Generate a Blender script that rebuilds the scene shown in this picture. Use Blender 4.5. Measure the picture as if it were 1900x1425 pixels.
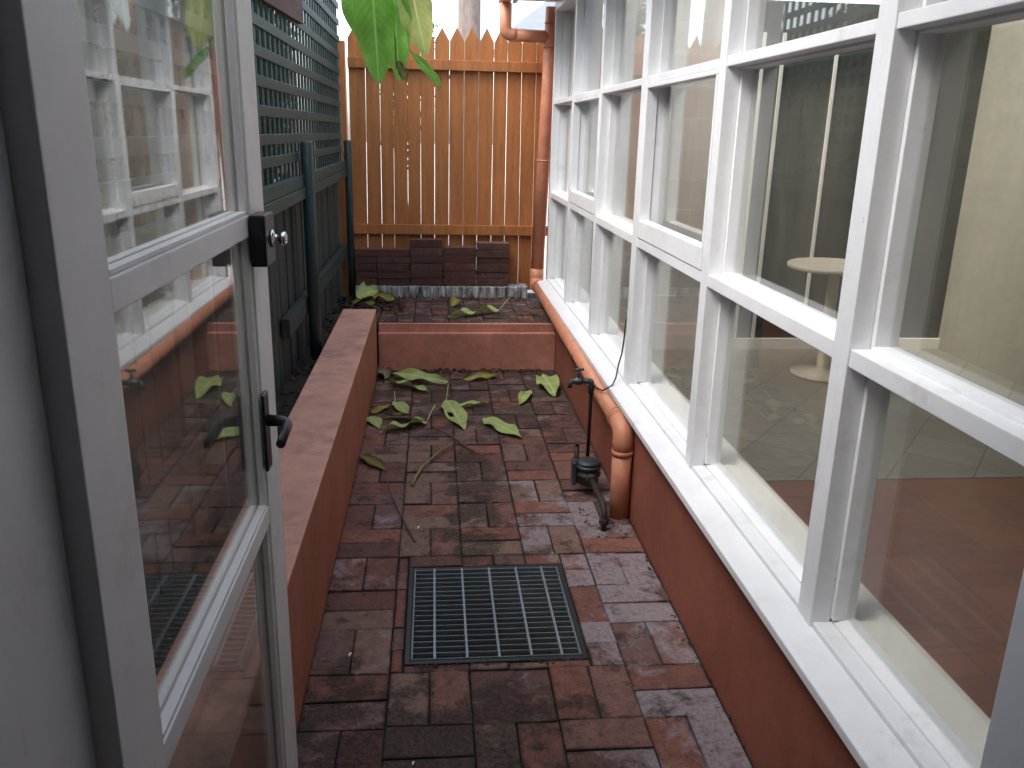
import bpy, bmesh, math, random
from mathutils import Vector, Matrix, Euler
from math import radians as rad, sin, cos, pi
random.seed(7)
for o in list(bpy.data.objects): bpy.data.objects.remove(o)
S = bpy.context.scene; COL = S.collection

# ------------------------------------------------------------------ camera
F, PITCH, YAW, ROLL, CX, CZ = 1555.3, .29118, .095893, .023149, .36643, 1.51399
fw = Vector((sin(YAW)*cos(PITCH), cos(YAW)*cos(PITCH), -sin(PITCH)))
rt = Vector((cos(YAW), -sin(YAW), 0)); up = rt.cross(fw)
r2 = rt*cos(ROLL)+up*sin(ROLL); u2 = -rt*sin(ROLL)+up*cos(ROLL)
cam = bpy.data.cameras.new('camera'); co = bpy.data.objects.new('camera', cam); COL.objects.link(co)
m3 = Matrix((r2, u2, -fw)).transposed()
co.matrix_world = Matrix.Translation((CX, 0, CZ)) @ m3.to_4x4()
cam.sensor_fit = 'HORIZONTAL'; cam.sensor_width = 36; cam.lens = F/1900*36
cam.clip_start = .02; cam.clip_end = 500
S.camera = co
# ------------------------------------------------------------------ light
SUN_EL, SUN_AZ = rad(50), rad(-112)
w = bpy.data.worlds.new('World'); S.world = w; w.use_nodes = True
nt = w.node_tree; bg = nt.nodes['Background']; sky = nt.nodes.new('ShaderNodeTexSky')
sky.sky_type = 'NISHITA'; sky.sun_disc = False; sky.sun_elevation = SUN_EL; sky.sun_rotation = SUN_AZ
sky.air_density = 1.0; sky.dust_density = 2.5; sky.ozone_density = 1.0
hs = nt.nodes.new('ShaderNodeHueSaturation'); hs.inputs['Saturation'].default_value = .55   # thin overcast: a whiter sky
nt.links.new(sky.outputs[0], hs.inputs['Color']); nt.links.new(hs.outputs[0], bg.inputs[0]); bg.inputs[1].default_value = .15
sd = Vector((sin(SUN_AZ)*cos(SUN_EL), cos(SUN_AZ)*cos(SUN_EL), sin(SUN_EL)))
sl = bpy.data.lights.new('sun', 'SUN'); sl.energy = .7; sl.angle = rad(40); sl.color = (1, .97, .93)
so = bpy.data.objects.new('sun', sl); COL.objects.link(so); so.rotation_euler = (-sd).to_track_quat('-Z', 'Y').to_euler()
S.view_settings.view_transform = 'Standard'; S.view_settings.look = 'None'
S.view_settings.exposure = 2.05; S.view_settings.gamma = 1

# ------------------------------------------------------------------ materials
def nm(name, rough=.6, spec=.4):
    m = bpy.data.materials.new(name); m.use_nodes = True
    n = m.node_tree.nodes; b = n['Principled BSDF']
    b.inputs['Roughness'].default_value = rough; b.inputs['Specular IOR Level'].default_value = spec
    return m, n, m.node_tree.links, b
def noise(n, l, scale, detail=4, rough=.55, vec=None, stretch=None, dist=0):
    g = n.new('ShaderNodeNewGeometry'); t = n.new('ShaderNodeTexNoise')
    t.inputs['Scale'].default_value = scale; t.inputs['Detail'].default_value = detail; t.inputs['Roughness'].default_value = rough
    t.inputs['Distortion'].default_value = dist
    if stretch:
        mp = n.new('ShaderNodeMapping'); mp.inputs['Scale'].default_value = stretch
        l.new(g.outputs['Position'], mp.inputs[0]); l.new(mp.outputs[0], t.inputs[0])
    else: l.new(g.outputs['Position'], t.inputs[0])
    return t.outputs['Fac']
def ramp(n, l, fac, stops, interp='LINEAR'):
    r = n.new('ShaderNodeValToRGB'); r.color_ramp.interpolation = interp
    e = r.color_ramp.elements
    while len(e) < len(stops): e.new(.5)
    for k, (p, c) in enumerate(stops):
        e[k].position = p; e[k].color = (c, c, c, 1) if not isinstance(c, (tuple, list)) else (*c, 1)
    if fac is not None: l.new(fac, r.inputs[0])
    return r.outputs[0]
def mix(n, l, fac, a, b, mode='MIX'):
    x = n.new('ShaderNodeMix'); x.data_type = 'RGBA'; x.blend_type = mode
    for i, v in ((0, fac), (6, a), (7, b)):
        if isinstance(v, (int, float)): x.inputs[i].default_value = v
        elif isinstance(v, tuple): x.inputs[i].default_value = (*v, 1)
        else: l.new(v, x.inputs[i])
    return x.outputs[2]
def math_(n, l, op, a, b=None, clamp=False):
    x = n.new('ShaderNodeMath'); x.operation = op; x.use_clamp = clamp
    for i, v in ((0, a), (1, b)):
        if v is None: continue
        if isinstance(v, (int, float)): x.inputs[i].default_value = v
        else: l.new(v, x.inputs[i])
    return x.outputs[0]
def bump(n, l, b, h, strength=.3, dist=.01):
    x = n.new('ShaderNodeBump'); x.inputs['Strength'].default_value = strength; x.inputs['Distance'].default_value = dist
    l.new(h, x.inputs['Height']); l.new(x.outputs[0], b.inputs['Normal'])
def paint(name, c, rough=.5, var=.2, dirt=.25, dirtc=(.05, .04, .03), dscale=5, bs=.15, bscale=90, stretch=None, spec=.4, dlo=.55, chips=0, chipc=(.2, .17, .14)):
    m, n, l, b = nm(name, rough, spec)
    f1 = noise(n, l, 3.2, 5, .6, stretch=stretch)
    lo = tuple(v*(1-var) for v in c); hi = tuple(min(1, v*(1+var)) for v in c)
    col = ramp(n, l, f1, [(.3, lo), (.7, hi)])
    f3 = noise(n, l, 15, 6, .7, stretch=stretch)
    col = mix(n, l, 1.0, col, ramp(n, l, f3, [(.25, 1-var*1.1), (.75, 1+var*.6)]), 'MULTIPLY')
    f2 = noise(n, l, dscale, 8, .7, stretch=stretch)
    d = ramp(n, l, f2, [(dlo, 0.0), (dlo+.2, dirt)])
    col = mix(n, l, d, col, dirtc)
    if chips: col = mix(n, l, ramp(n, l, noise(n, l, 34, 5, .65), [(.705, 0.0), (.72, chips)]), col, chipc)
    l.new(col, b.inputs['Base Color'])
    bump(n, l, b, noise(n, l, bscale, 4, .6, stretch=stretch), bs, .004)
    return m

M = {}
M['white'] = paint('white_gloss_paint', (.79, .805, .825), .34, .05, .42, (.42, .39, .33), 9, .10, 40, dlo=.56, chips=.8)
M['door_paint'] = paint('door_cream_paint', (.84, .83, .82), .38, .06, .3, (.3, .27, .23), 6, .1, 40)
M['terracotta'] = paint('terracotta_render', (.28, .092, .058), .75, .16, .5, (.09, .05, .035), 3.5, .35, 140)
M['terracotta_top'] = paint('pale_capping_render', (.62, .33, .245), .8, .14, .75, (.11, .08, .06), 3.0, .4, 140, dlo=.5)  # top colour paler and less saturated than the wall face below
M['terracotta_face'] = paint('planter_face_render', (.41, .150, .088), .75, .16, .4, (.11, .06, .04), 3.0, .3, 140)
M['step'] = paint('step_render', (.58, .25, .175), .75, .2, .6, (.06, .05, .045), 6, .3, 90, dlo=.55)
M['pipe'] = paint('painted_pipe', (.62, .26, .150), .48, .14, .35, (.15, .07, .05), 5, .06, 60)
M['picket'] = paint('picket_paint', (.46, .18, .055), .6, .22, .3, (.16, .06, .025), 4, .25, 60, stretch=(6, 6, .6), chips=.6, chipc=(.07, .03, .02))
M['green'] = paint('green_fence_paint', (.026, .068, .062), .5, .2, .3, (.10, .10, .085), 8, .15, 60)
M['green_dark'] = paint('weathered_green_boards', (.034, .045, .043), .7, .3, .5, (.055, .05, .042), 6, .25, 60, stretch=(6, 6, .6))
M['greenpost'] = paint('green_steel_post', (.030, .056, .055), .4, .15, .2, (.1, .1, .09), 8, .05, 60)
M['steel'] = paint('galvanised_steel', (.30, .36, .38), .45, .12, .4, (.10, .09, .07), 30, .1, 200); M['steel'].node_tree.nodes['Principled BSDF'].inputs['Metallic'].default_value = .55
M['darksteel'] = paint('weathered_grate_steel', (.20, .235, .25), .5, .15, .5, (.05, .045, .04), 30, .1, 200); M['darksteel'].node_tree.nodes['Principled BSDF'].inputs['Metallic'].default_value = .4
M['black'] = paint('black_enamel', (.018, .018, .020), .35, .2, .2, (.05, .05, .05), 12, .05, 100)
M['chrome'] = paint('polished_chrome', (.75, .76, .78), .12, .03, .05); M['chrome'].node_tree.nodes['Principled BSDF'].inputs['Metallic'].default_value = 1
M['brass'] = paint('corroded_meter_metal', (.085, .10, .105), .45, .35, .5, (.05, .035, .02), 40, .25, 120); M['brass'].node_tree.nodes['Principled BSDF'].inputs['Metallic'].default_value = .5
M['darkpipe'] = paint('rusty_dark_pipe', (.040, .032, .030), .55, .3, .4, (.09, .05, .03), 40, .2, 120)
M['dirt'] = paint('dark_joint_dirt', (.022, .018, .014), .95, .4, .5, (.04, .035, .02), 12, .5, 60)
M['soil'] = paint('garden_soil', (.030, .023, .017), .95, .4, .5, (.05, .04, .025), 12, .8, 40)
M['street'] = paint('pale_concrete_path', (.50, .47, .42), .85, .1, .2, (.3, .28, .25), 2)
M['cream'] = paint('cream_interior_paint', (.80, .75, .67), .6, .05, .1, (.4, .36, .3), 3, .05)
M['dullwall'] = paint('dull_beige_wall', (.30, .27, .21), .7, .08, .3, (.18, .16, .12), 3, .05)
M['ceil'] = paint('ceiling_paint', (.75, .74, .70), .7, .03, .05)
M['darkwall'] = paint('olive_brown_panelling', (.040, .040, .028), .55, .2, .2, (.05, .045, .03), 4, .1)
M['roofing'] = paint('grey_roof_sheet', (.22, .24, .26), .6, .1, .3, (.12, .12, .12), 3)
M['brickwall'] = paint('dull_brick_wall', (.045, .032, .030), .85, .3, .5, (.04, .035, .03), 9, .4, 50)
M['bark'] = paint('pale_bark', (.30, .24, .21), .9, .3, .7, (.12, .085, .075), 7, .7, 30, stretch=(3, 3, .6), dlo=.48)
M['limb'] = paint('green_twig_bark', (.12, .12, .05), .8, .3, .3)
M['stalk'] = paint('green_leaf_stalk', (.22, .22, .07), .6, .3, .3, (.1, .07, .03), 20)
M['twig'] = paint('dry_brown_twig', (.17, .10, .075), .8, .3, .3)
M['fleck'] = paint('pale_petal', (.8, .78, .72), .6, .05, .1)
M['litter'] = paint('dead_leaf_litter', (.055, .035, .022), .85, .5, .5, (.12, .075, .035), 25, .3)
M['wood'] = paint('weathered_brown_board', (.11, .062, .05), .8, .25, .4, (.05, .04, .035), 6, .3, 60, stretch=(6, .8, 6))
M['table'] = paint('beige_table_top', (.55, .47, .36), .4, .05, .1)
M['rubber'] = paint('black_cable_sheath', (.02, .02, .022), .5, .1, .1)

def kerbmat():
    m, n, l, b = nm('streaked_concrete', .9)
    f = noise(n, l, 30, 6, .7, stretch=(1.6, 1, .25)); c = ramp(n, l, f, [(.36, (.035, .035, .033)), (.52, (.34, .34, .33)), (.62, (.72, .72, .70))])
    l.new(c, b.inputs['Base Color']); bump(n, l, b, noise(n, l, 70, 6, .7), .6, .01); return m
M['kerb'] = kerbmat()

def pavermat(name, floor=True):
    m, n, l, b = nm(name, .8, .3)
    a = n.new('ShaderNodeAttribute'); a.attribute_name = 'rnd'
    sp = n.new('ShaderNodeSeparateColor'); l.new(a.outputs['Color'], sp.inputs[0])
    base = ramp(n, l, sp.outputs[0], [(0, (.150, .076, .064)), (.2, (.215, .092, .070)), (.42, (.29, .118, .082)), (.6, (.235, .136, .116)), (.8, (.28, .175, .130)), (1, (.190, .106, .100))] if floor else [(0, (.13, .062, .050)), (.2, (.20, .078, .056)), (.42, (.26, .098, .064)), (.6, (.22, .115, .09)), (.8, (.30, .17, .12)), (1, (.17, .09, .08))])
    mot = noise(n, l, 16, 8, .72)
    base = mix(n, l, ramp(n, l, mot, [(.35, .55), (.60, 0.0)]), base, (.075, .045, .038))
    mot2 = noise(n, l, 38, 5, .7)
    base = mix(n, l, ramp(n, l, mot2, [(.55, 0.0), (.75, .45)]), base, (.24, .125, .09))
    spk = noise(n, l, 120, 5, .85)
    base = mix(n, l, ramp(n, l, spk, [(.34, .75), (.47, 0.0)]), base, (.035, .025, .022))
    base = mix(n, l, ramp(n, l, spk, [(.56, 0.0), (.70, .5)]), base, (.30, .20, .165))
    ba = n.new('ShaderNodeAttribute'); ba.attribute_name = 'brk'; bs = n.new('ShaderNodeSeparateColor'); l.new(ba.outputs['Color'], bs.inputs[0])
    e1 = math_(n, l, 'MINIMUM', bs.outputs[0], math_(n, l, 'SUBTRACT', bs.outputs[2], bs.outputs[0])); e2 = math_(n, l, 'MINIMUM', bs.outputs[1], math_(n, l, 'SUBTRACT', ba.outputs['Alpha'], bs.outputs[1]))
    ed = math_(n, l, 'MINIMUM', e1, e2)
    edn = math_(n, l, 'ADD', ed, math_(n, l, 'MULTIPLY', math_(n, l, 'SUBTRACT', noise(n, l, 28, 6, .7), .5), .035))
    rim = ramp(n, l, edn, [(.001,   .6 if floor else .5), (.008, 0.0)])
    base = mix(n, l, rim, base, (.030, .023, .020))
    g = n.new('ShaderNodeNewGeometry'); sx = n.new('ShaderNodeSeparateXYZ'); l.new(g.outputs['Position'], sx.inputs[0])
    if floor:
        def box(v, a0, a1, b1, b0):
            r1 = n.new('ShaderNodeMapRange'); r1.interpolation_type = 'SMOOTHSTEP'
            r1.inputs[1].default_value = a0; r1.inputs[2].default_value = a1; l.new(v, r1.inputs[0])
            r3 = n.new('ShaderNodeMapRange'); r3.interpolation_type = 'SMOOTHSTEP'
            r3.inputs[1].default_value = b0; r3.inputs[2].default_value = b1; l.new(v, r3.inputs[0])
            return math_(n, l, 'MULTIPLY', r1.outputs[0], r3.outputs[0])
        X, Y = sx.outputs[0], sx.outputs[1]
        # efflorescence bloom beside the house wall
        ef = math_(n, l, 'MULTIPLY', box(X, .62, 1.0, 3, 4), box(Y, 1.2, 1.7, 3.1, 3.9))
        en = noise(n, l, 9, 10, .70, dist=.4)
        en = math_(n, l, 'ADD', en, math_(n, l, 'MULTIPLY', math_(n, l, 'SUBTRACT', sp.outputs[1], .5), .34))
        ef2 = math_(n, l, 'ADD', math_(n, l, 'MULTIPLY', ef, .24), -.10)
        ev = ramp(n, l, math_(n, l, 'ADD', en, ef2), [(.56, 0.0), (.70, .85)])
        ev = math_(n, l, 'MULTIPLY', ev, ramp(n, l, noise(n, l, 60, 6, .8), [(.32, .25), (.55, 1.0)]))
        base = mix(n, l, ev, base, (.34, .30, .32))
        # black moss and grime: centre seam, foreground left (weight also paints in near shade)
        near_moss_shade = math_(n, l, 'MULTIPLY', box(X, -1, -.5, .55, .95), box(Y, -1, 0, 1.75, 2.35))
        ms = math_(n, l, 'MULTIPLY', math_(n, l, 'MULTIPLY', box(X, .38, .48, .58, .70), box(Y, 2.6, 2.9, 3.7, 4.0)), .8)
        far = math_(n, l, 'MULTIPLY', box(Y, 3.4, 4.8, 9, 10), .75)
        mm = math_(n, l, 'ADD', math_(n, l, 'ADD', near_moss_shade, ms), far)
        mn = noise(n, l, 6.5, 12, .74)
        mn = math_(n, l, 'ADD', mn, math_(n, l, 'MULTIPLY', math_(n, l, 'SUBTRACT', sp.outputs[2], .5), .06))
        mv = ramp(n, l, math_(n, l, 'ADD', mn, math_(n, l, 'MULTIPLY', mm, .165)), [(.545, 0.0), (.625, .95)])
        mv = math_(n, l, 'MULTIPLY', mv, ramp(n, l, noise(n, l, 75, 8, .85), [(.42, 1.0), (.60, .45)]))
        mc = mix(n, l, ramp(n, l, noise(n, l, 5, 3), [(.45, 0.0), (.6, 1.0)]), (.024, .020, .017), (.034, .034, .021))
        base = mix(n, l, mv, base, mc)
    l.new(base, b.inputs['Base Color'])
    h = math_(n, l, 'ADD', math_(n, l, 'MULTIPLY', mot, 1.0), math_(n, l, 'MULTIPLY', spk, .8))
    bump(n, l, b, h, .7, .006)
    return m
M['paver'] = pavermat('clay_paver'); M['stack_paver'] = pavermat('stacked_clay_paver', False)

def tilemat(name, c1, c2, cm_, rot, sc):
    m, n, l, b = nm(name, .4)
    g = n.new('ShaderNodeNewGeometry'); mp = n.new('ShaderNodeMapping'); mp.inputs['Rotation'].default_value = (0, 0, rad(rot)); l.new(g.outputs['Position'], mp.inputs[0])
    t = n.new('ShaderNodeTexBrick'); t.offset = 0; t.inputs['Scale'].default_value = sc; t.inputs['Mortar Size'].default_value = .012
    t.inputs['Brick Width'].default_value = 1; t.inputs['Row Height'].default_value = 1
    t.inputs['Color1'].default_value = (*c1, 1); t.inputs['Color2'].default_value = (*c2, 1); t.inputs['Mortar'].default_value = (*cm_, 1)
    l.new(mp.outputs[0], t.inputs[0])
    l.new(mix(n, l, ramp(n, l, noise(n, l, 6, 6, .7), [(.45, 0.0), (.7, .35)]), t.outputs[0], tuple(v*.5 for v in c1)), b.inputs[0]); return m
M['tile'] = tilemat('pale_floor_tile', (.24, .22, .17), (.28, .255, .20), (.12, .11, .09), 40, 3)
M['redtile'] = tilemat('red_floor_tile', (.20, .075, .045), (.25, .10, .06), (.13, .08, .06), 0, 4)

def glassmat():
    m = bpy.data.materials.new('window_glass'); m.use_nodes = True; n = m.node_tree.nodes; l = m.node_tree.links
    n.remove(n['Principled BSDF']); out = n['Material Output']
    g = n.new('ShaderNodeNewGeometry'); ior = n.new('ShaderNodeMapRange'); ior.inputs[3].default_value = 1.52; ior.inputs[4].default_value = 1/1.52
    l.new(g.outputs['Backfacing'], ior.inputs[0]); fr = n.new('ShaderNodeFresnel'); l.new(ior.outputs[0], fr.inputs[0])
    t = n.new('ShaderNodeBsdfTransparent'); t.inputs[0].default_value = (.97, .98, .97, 1)
    gl = n.new('ShaderNodeBsdfGlossy'); gl.inputs['Roughness'].default_value = .0; gl.inputs[0].default_value = (1, 1, 1, 1)
    tc = noise(n, l, 2.0, 2, .5); bp = n.new('ShaderNodeBump'); bp.inputs['Strength'].default_value = .02; bp.inputs['Distance'].default_value = .02
    l.new(tc, bp.inputs['Height']); l.new(bp.outputs[0], gl.inputs['Normal'])
    mx = n.new('ShaderNodeMixShader'); l.new(fr.outputs[0], mx.inputs[0]); l.new(t.outputs[0], mx.inputs[1]); l.new(gl.outputs[0], mx.inputs[2])
    df = n.new('ShaderNodeBsdfDiffuse'); df.inputs[0].default_value = (.62, .58, .50, 1)
    dz = noise(n, l, 5, 7, .7, stretch=(1, 1, .35)); fac = ramp(n, l, dz, [(.3, .012), (.75, .075)])
    m2 = n.new('ShaderNodeMixShader'); l.new(fac, m2.inputs[0]); l.new(mx.outputs[0], m2.inputs[1]); l.new(df.outputs[0], m2.inputs[2])
    l.new(m2.outputs[0], out.inputs[0]); return m
M['glass'] = glassmat()

def leafmat(name, c, edge=None, trans=.35, spots=0.0):
    m, n, l, b = nm(name, .45, .4)
    a = n.new('ShaderNodeAttribute'); a.attribute_name = 'lf'; sp = n.new('ShaderNodeSeparateColor'); l.new(a.outputs['Color'], sp.inputs[0])
    f = noise(n, l, 14, 5, .6); col = ramp(n, l, f, [(.3, tuple(v*.75 for v in c)), (.7, tuple(min(1, v*1.25) for v in c))])
    if edge: col = mix(n, l, ramp(n, l, math_(n, l, 'ADD', math_(n, l, 'ABSOLUTE', math_(n, l, 'SUBTRACT', sp.outputs[0], .5)), math_(n, l, 'MULTIPLY', f, .35)), [(.42, 0.0), (.6, 1.0)]), col, edge)
    if spots: col = mix(n, l, ramp(n, l, noise(n, l, 45, 3, .6), [(.55, 0.0), (.68, spots)]), col, (.06, .035, .02))
    s = math_(n, l, 'ABSOLUTE', math_(n, l, 'SUBTRACT', sp.outputs[0], .5))
    rib = ramp(n, l, s, [(.012, .75), (.04, 0.0)])
    # side veins
    vv = math_(n, l, 'SINE', math_(n, l, 'MULTIPLY', math_(n, l, 'SUBTRACT', sp.outputs[1], math_(n, l, 'MULTIPLY', s, .35)), 95))
    vein = ramp(n, l, vv, [(.9, 0.0), (1.0, .28)])
    col = mix(n, l, math_(n, l, 'MAXIMUM', rib, vein), col, tuple(min(1, v*1.6+.05) for v in c))
    l.new(col, b.inputs['Base Color'])
    tr = n.new('ShaderNodeBsdfTranslucent'); l.new(col, tr.inputs[0]); mx = n.new('ShaderNodeMixShader'); mx.inputs[0].default_value = trans
    l.new(b.outputs[0], mx.inputs[1]); l.new(tr.outputs[0], mx.inputs[2]); l.new(mx.outputs[0], n['Material Output'].inputs[0])
    bump(n, l, b, vv, .12, .002)
    return m
M['leaf_green'] = leafmat('fresh_green_leaf', (.24, .52, .09), trans=.6)
M['leaf_lime'] = leafmat('pale_lime_leaf', (.55, .60, .20), trans=.5)
M['leaf_fallen'] = leafmat('fallen_pale_green_leaf', (.38, .47, .16), trans=.15)
M['leaf_yellow'] = leafmat('fallen_yellow_leaf', (.30, .27, .05), edge=(.11, .065, .02), trans=.15, spots=.5)
M['leaf_olive'] = leafmat('fallen_olive_leaf', (.16, .17, .03), edge=(.09, .05, .02), trans=.15, spots=.3)
M['leaf_brown'] = leafmat('fallen_brown_leaf', (.22, .17, .09), edge=(.10, .07, .04), trans=.1, spots=.9)
def foliage(name, a, b2):
    m, n, l, b = nm(name, .5)
    at = n.new('ShaderNodeAttribute'); at.attribute_name = 'rnd'
    col = ramp(n, l, at.outputs['Fac'], [(0, a), (1, b2)]); l.new(col, b.inputs[0])
    tr = n.new('ShaderNodeBsdfTranslucent'); l.new(col, tr.inputs[0]); mx = n.new('ShaderNodeMixShader'); mx.inputs[0].default_value = .4
    l.new(b.outputs[0], mx.inputs[1]); l.new(tr.outputs[0], mx.inputs[2]); l.new(mx.outputs[0], n['Material Output'].inputs[0]); return m
M['crown'] = foliage('tree_foliage', (.030, .060, .016), (.10, .18, .045))
M['shrub'] = foliage('shrub_foliage', (.014, .030, .014), (.06, .095, .035))

# ------------------------------------------------------------------ mesh helpers
class MB:
    def __init__(s): s.bm = bmesh.new(); s.lay = s.bm.loops.layers.float_color.new('rnd'); s.bl = s.bm.loops.layers.float_color.new('brk')
    def box(s, x0, x1, y0, y1, z0, z1, bev=0.0, rot=0, rnd=None, jit=0.0, tilt=None, seg=2):
        t = bmesh.new(); bmesh.ops.create_cube(t, size=1)
        for v in t.verts: v.co = Vector((v.co.x*(x1-x0), v.co.y*(y1-y0), v.co.z*(z1-z0)))
        if jit:
            for v in t.verts: v.co += Vector([random.uniform(-jit, jit) for _ in range(3)])
        if bev: bmesh.ops.bevel(t, geom=list(t.edges), offset=bev, segments=seg, affect='EDGES', profile=.6)
        dx, dy = x1-x0, y1-y0; loc_ = {v: (v.co.x+dx/2, v.co.y+dy/2, dx, dy) for v in t.verts}
        mt = Matrix.Translation(((x0+x1)/2, (y0+y1)/2, (z0+z1)/2)) @ Matrix.Rotation(rot, 4, 'Z')
        if tilt: mt = mt @ Euler(tilt).to_matrix().to_4x4()
        s.merge(t, mt, rnd, False, loc_)
        return s
    def merge(s, t, mt=None, rnd=None, smooth=False, loc_=None):
        r = rnd if rnd else (random.random(), random.random(), random.random())
        mp = {}
        for v in t.verts: mp[v] = s.bm.verts.new(mt @ v.co if mt else v.co)
        for f in t.faces:
            try: nf = s.bm.faces.new([mp[v] for v in f.verts])
            except ValueError: continue
            nf.smooth = smooth or f.smooth
            for lp, ov in zip(nf.loops, f.verts):
                lp[s.lay] = (*r, 1)
                if loc_: lp[s.bl] = loc_[ov]
        t.free()
    def tube(s, pts, r, n=16, caps=True, rnd=None):
        pts = [Vector(p) for p in pts]; rs = r if isinstance(r, (list, tuple)) else [r]*len(pts)
        t = bmesh.new(); rings = []; a = None
        for i, p in enumerate(pts):
            d = ((pts[i+1]-p).normalized() if i < len(pts)-1 else Vector()) + ((p-pts[i-1]).normalized() if i else Vector())
            d.normalize()
            if a is None: a = d.orthogonal().normalized()
            else: a = (a - d*a.dot(d)).normalized()
            b = d.cross(a)
            rings.append([t.verts.new(p+(a*cos(2*pi*k/n)+b*sin(2*pi*k/n))*rs[i]) for k in range(n)])
        for i in range(len(rings)-1):
            for k in range(n):
                f = t.faces.new((rings[i][k], rings[i][(k+1) % n], rings[i+1][(k+1) % n], rings[i+1][k])); f.smooth = True
        if caps: t.faces.new(rings[0][::-1]); t.faces.new(rings[-1])
        s.merge(t, None, rnd); return s
    def lathe(s, c, prof, n=28, axis='Z'):
        t = bmesh.new(); rings = []
        for (r, h) in prof: rings.append([t.verts.new((r*cos(2*pi*k/n), r*sin(2*pi*k/n), h)) for k in range(n)])
        for i in range(len(rings)-1):
            for k in range(n):
                f = t.faces.new((rings[i][k], rings[i][(k+1) % n], rings[i+1][(k+1) % n], rings[i+1][k])); f.smooth = True
        t.faces.new(rings[0][::-1]); t.faces.new(rings[-1])
        R = {'Z': Matrix(), 'X': Matrix.Rotation(pi/2, 4, 'Y'), 'Y': Matrix.Rotation(-pi/2, 4, 'X')}[axis]
        s.merge(t, Matrix.Translation(c) @ R); return s
    def prism(s, poly, y0, y1, bev=0):   # polygon in XZ, extruded along Y
        t = bmesh.new(); a = [t.verts.new((x, y0, z)) for x, z in poly]; b = [t.verts.new((x, y1, z)) for x, z in poly]
        t.faces.new(a); t.faces.new(b[::-1]); k = len(poly)
        for i in range(k): t.faces.new((a[(i+1) % k], a[i], b[i], b[(i+1) % k]))
        bmesh.ops.recalc_face_normals(t, faces=list(t.faces))
        if bev: bmesh.ops.bevel(t, geom=list(t.edges), offset=bev, segments=1, affect='EDGES')
        s.merge(t); return s
ORG = {}
def obj(name, mb, m, parent=None):
    me = bpy.data.meshes.new(name); bm = mb.bm
    o = bpy.data.objects.new(name, me); COL.objects.link(o)
    if parent: og = ORG[parent.name]; o.parent = parent
    else:
        vs = [v.co for v in bm.verts]
        mn = [min(v[i] for v in vs) for i in range(3)]; mx = [max(v[i] for v in vs) for i in range(3)]
        og = Vector(((mn[0]+mx[0])/2, (mn[1]+mx[1])/2, mn[2])); o.location = og
    for v in bm.verts: v.co -= og
    bm.to_mesh(me); bm.free(); me.materials.append(M[m]); ORG[o.name] = og
    return o
def thing(name, loc, label, cat, group=None):
    o = bpy.data.objects.new(name, None); COL.objects.link(o); o.location = loc; o.empty_display_size = .1; ORG[o.name] = Vector(loc)
    return tag(o, label, cat, group)
def tag(o, label, cat, group=None):
    o['label'] = label; o['category'] = cat
    if group: o['group'] = group
    return o
def struct(name, mb, m):
    o = obj(name, mb, m); o['kind'] = 'structure'; return o

# ------------------------------------------------------------------ ground
WX = 1.168                                   # face of the house wall
struct('ground', MB().box(-70, 70, -70, 70, -.4, -.06), 'dirt')
struct('joint_sand', MB().box(-.01, WX+.02, .70, 5.37, -.05, -.010), 'dirt')
struct('street', MB().box(-60, 60, 6.62, 90, -.05, .26), 'street')
struct('neighbour_yard', MB().box(-30, -.36, -5, 6.615, -.05, .20), 'soil')
G = (.272, .826, 2.152, 2.728)               # drain opening
def clip(r):
    x0, x1, y0, y1 = r
    if x1 <= G[0] or x0 >= G[1] or y1 <= G[2] or y0 >= G[3]: return [r]
    out = []
    if x0 < G[0]: out.append((x0, G[0]-.004, y0, y1))
    if x1 > G[1]: out.append((G[1]+.004, x1, y0, y1))
    a, b = max(x0, G[0]), min(x1, G[1])
    if y0 < G[2]: out.append((a, b, y0, G[2]-.004))
    if y1 > G[3]: out.append((a, b, G[3]+.004, y1))
    return [q for q in out if q[1]-q[0] > .012 and q[3]-q[2] > .012]
def weave(mb, x0, x1, y0, y1, z, par0, mx=.232, my=.232, jz=.0035):
    nc = int(round((x1-x0)/mx)); gp = .0007
    r = 0; y = y0
    while y < y1-.01:
        for k in range(nc):
            x = x0+k*mx; rs = []
            if (k+r+par0) % 2 == 0: rs = [(x, x+mx/2, y, y+my), (x+mx/2, x+mx, y, y+my)]
            else: rs = [(x, x+mx, y, y+my/2), (x, x+mx, y+my/2, y+my)]
            for q in rs:
                q = (q[0], q[1], q[2], min(q[3], y1))
                if q[3]-q[2] < .02: continue
                for c in clip(q):
                    g1 = gp+random.uniform(0, .002)
                    mb.box(c[0]+g1, c[1]-g1, c[2]+g1, c[3]-g1, z-.05, z+random.uniform(-jz, jz), bev=.0026, jit=.0018,
                           rot=random.uniform(-.008, .008), tilt=(random.uniform(-.006, .006), random.uniform(-.006, .006), 0))
        r += 1; y += my
    return mb
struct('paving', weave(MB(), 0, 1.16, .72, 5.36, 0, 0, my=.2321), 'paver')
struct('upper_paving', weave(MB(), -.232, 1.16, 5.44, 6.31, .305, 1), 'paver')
struct('upper_bed', MB().box(-.36, WX, 5.445, 6.60, -.05, .288), 'dirt')

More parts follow.
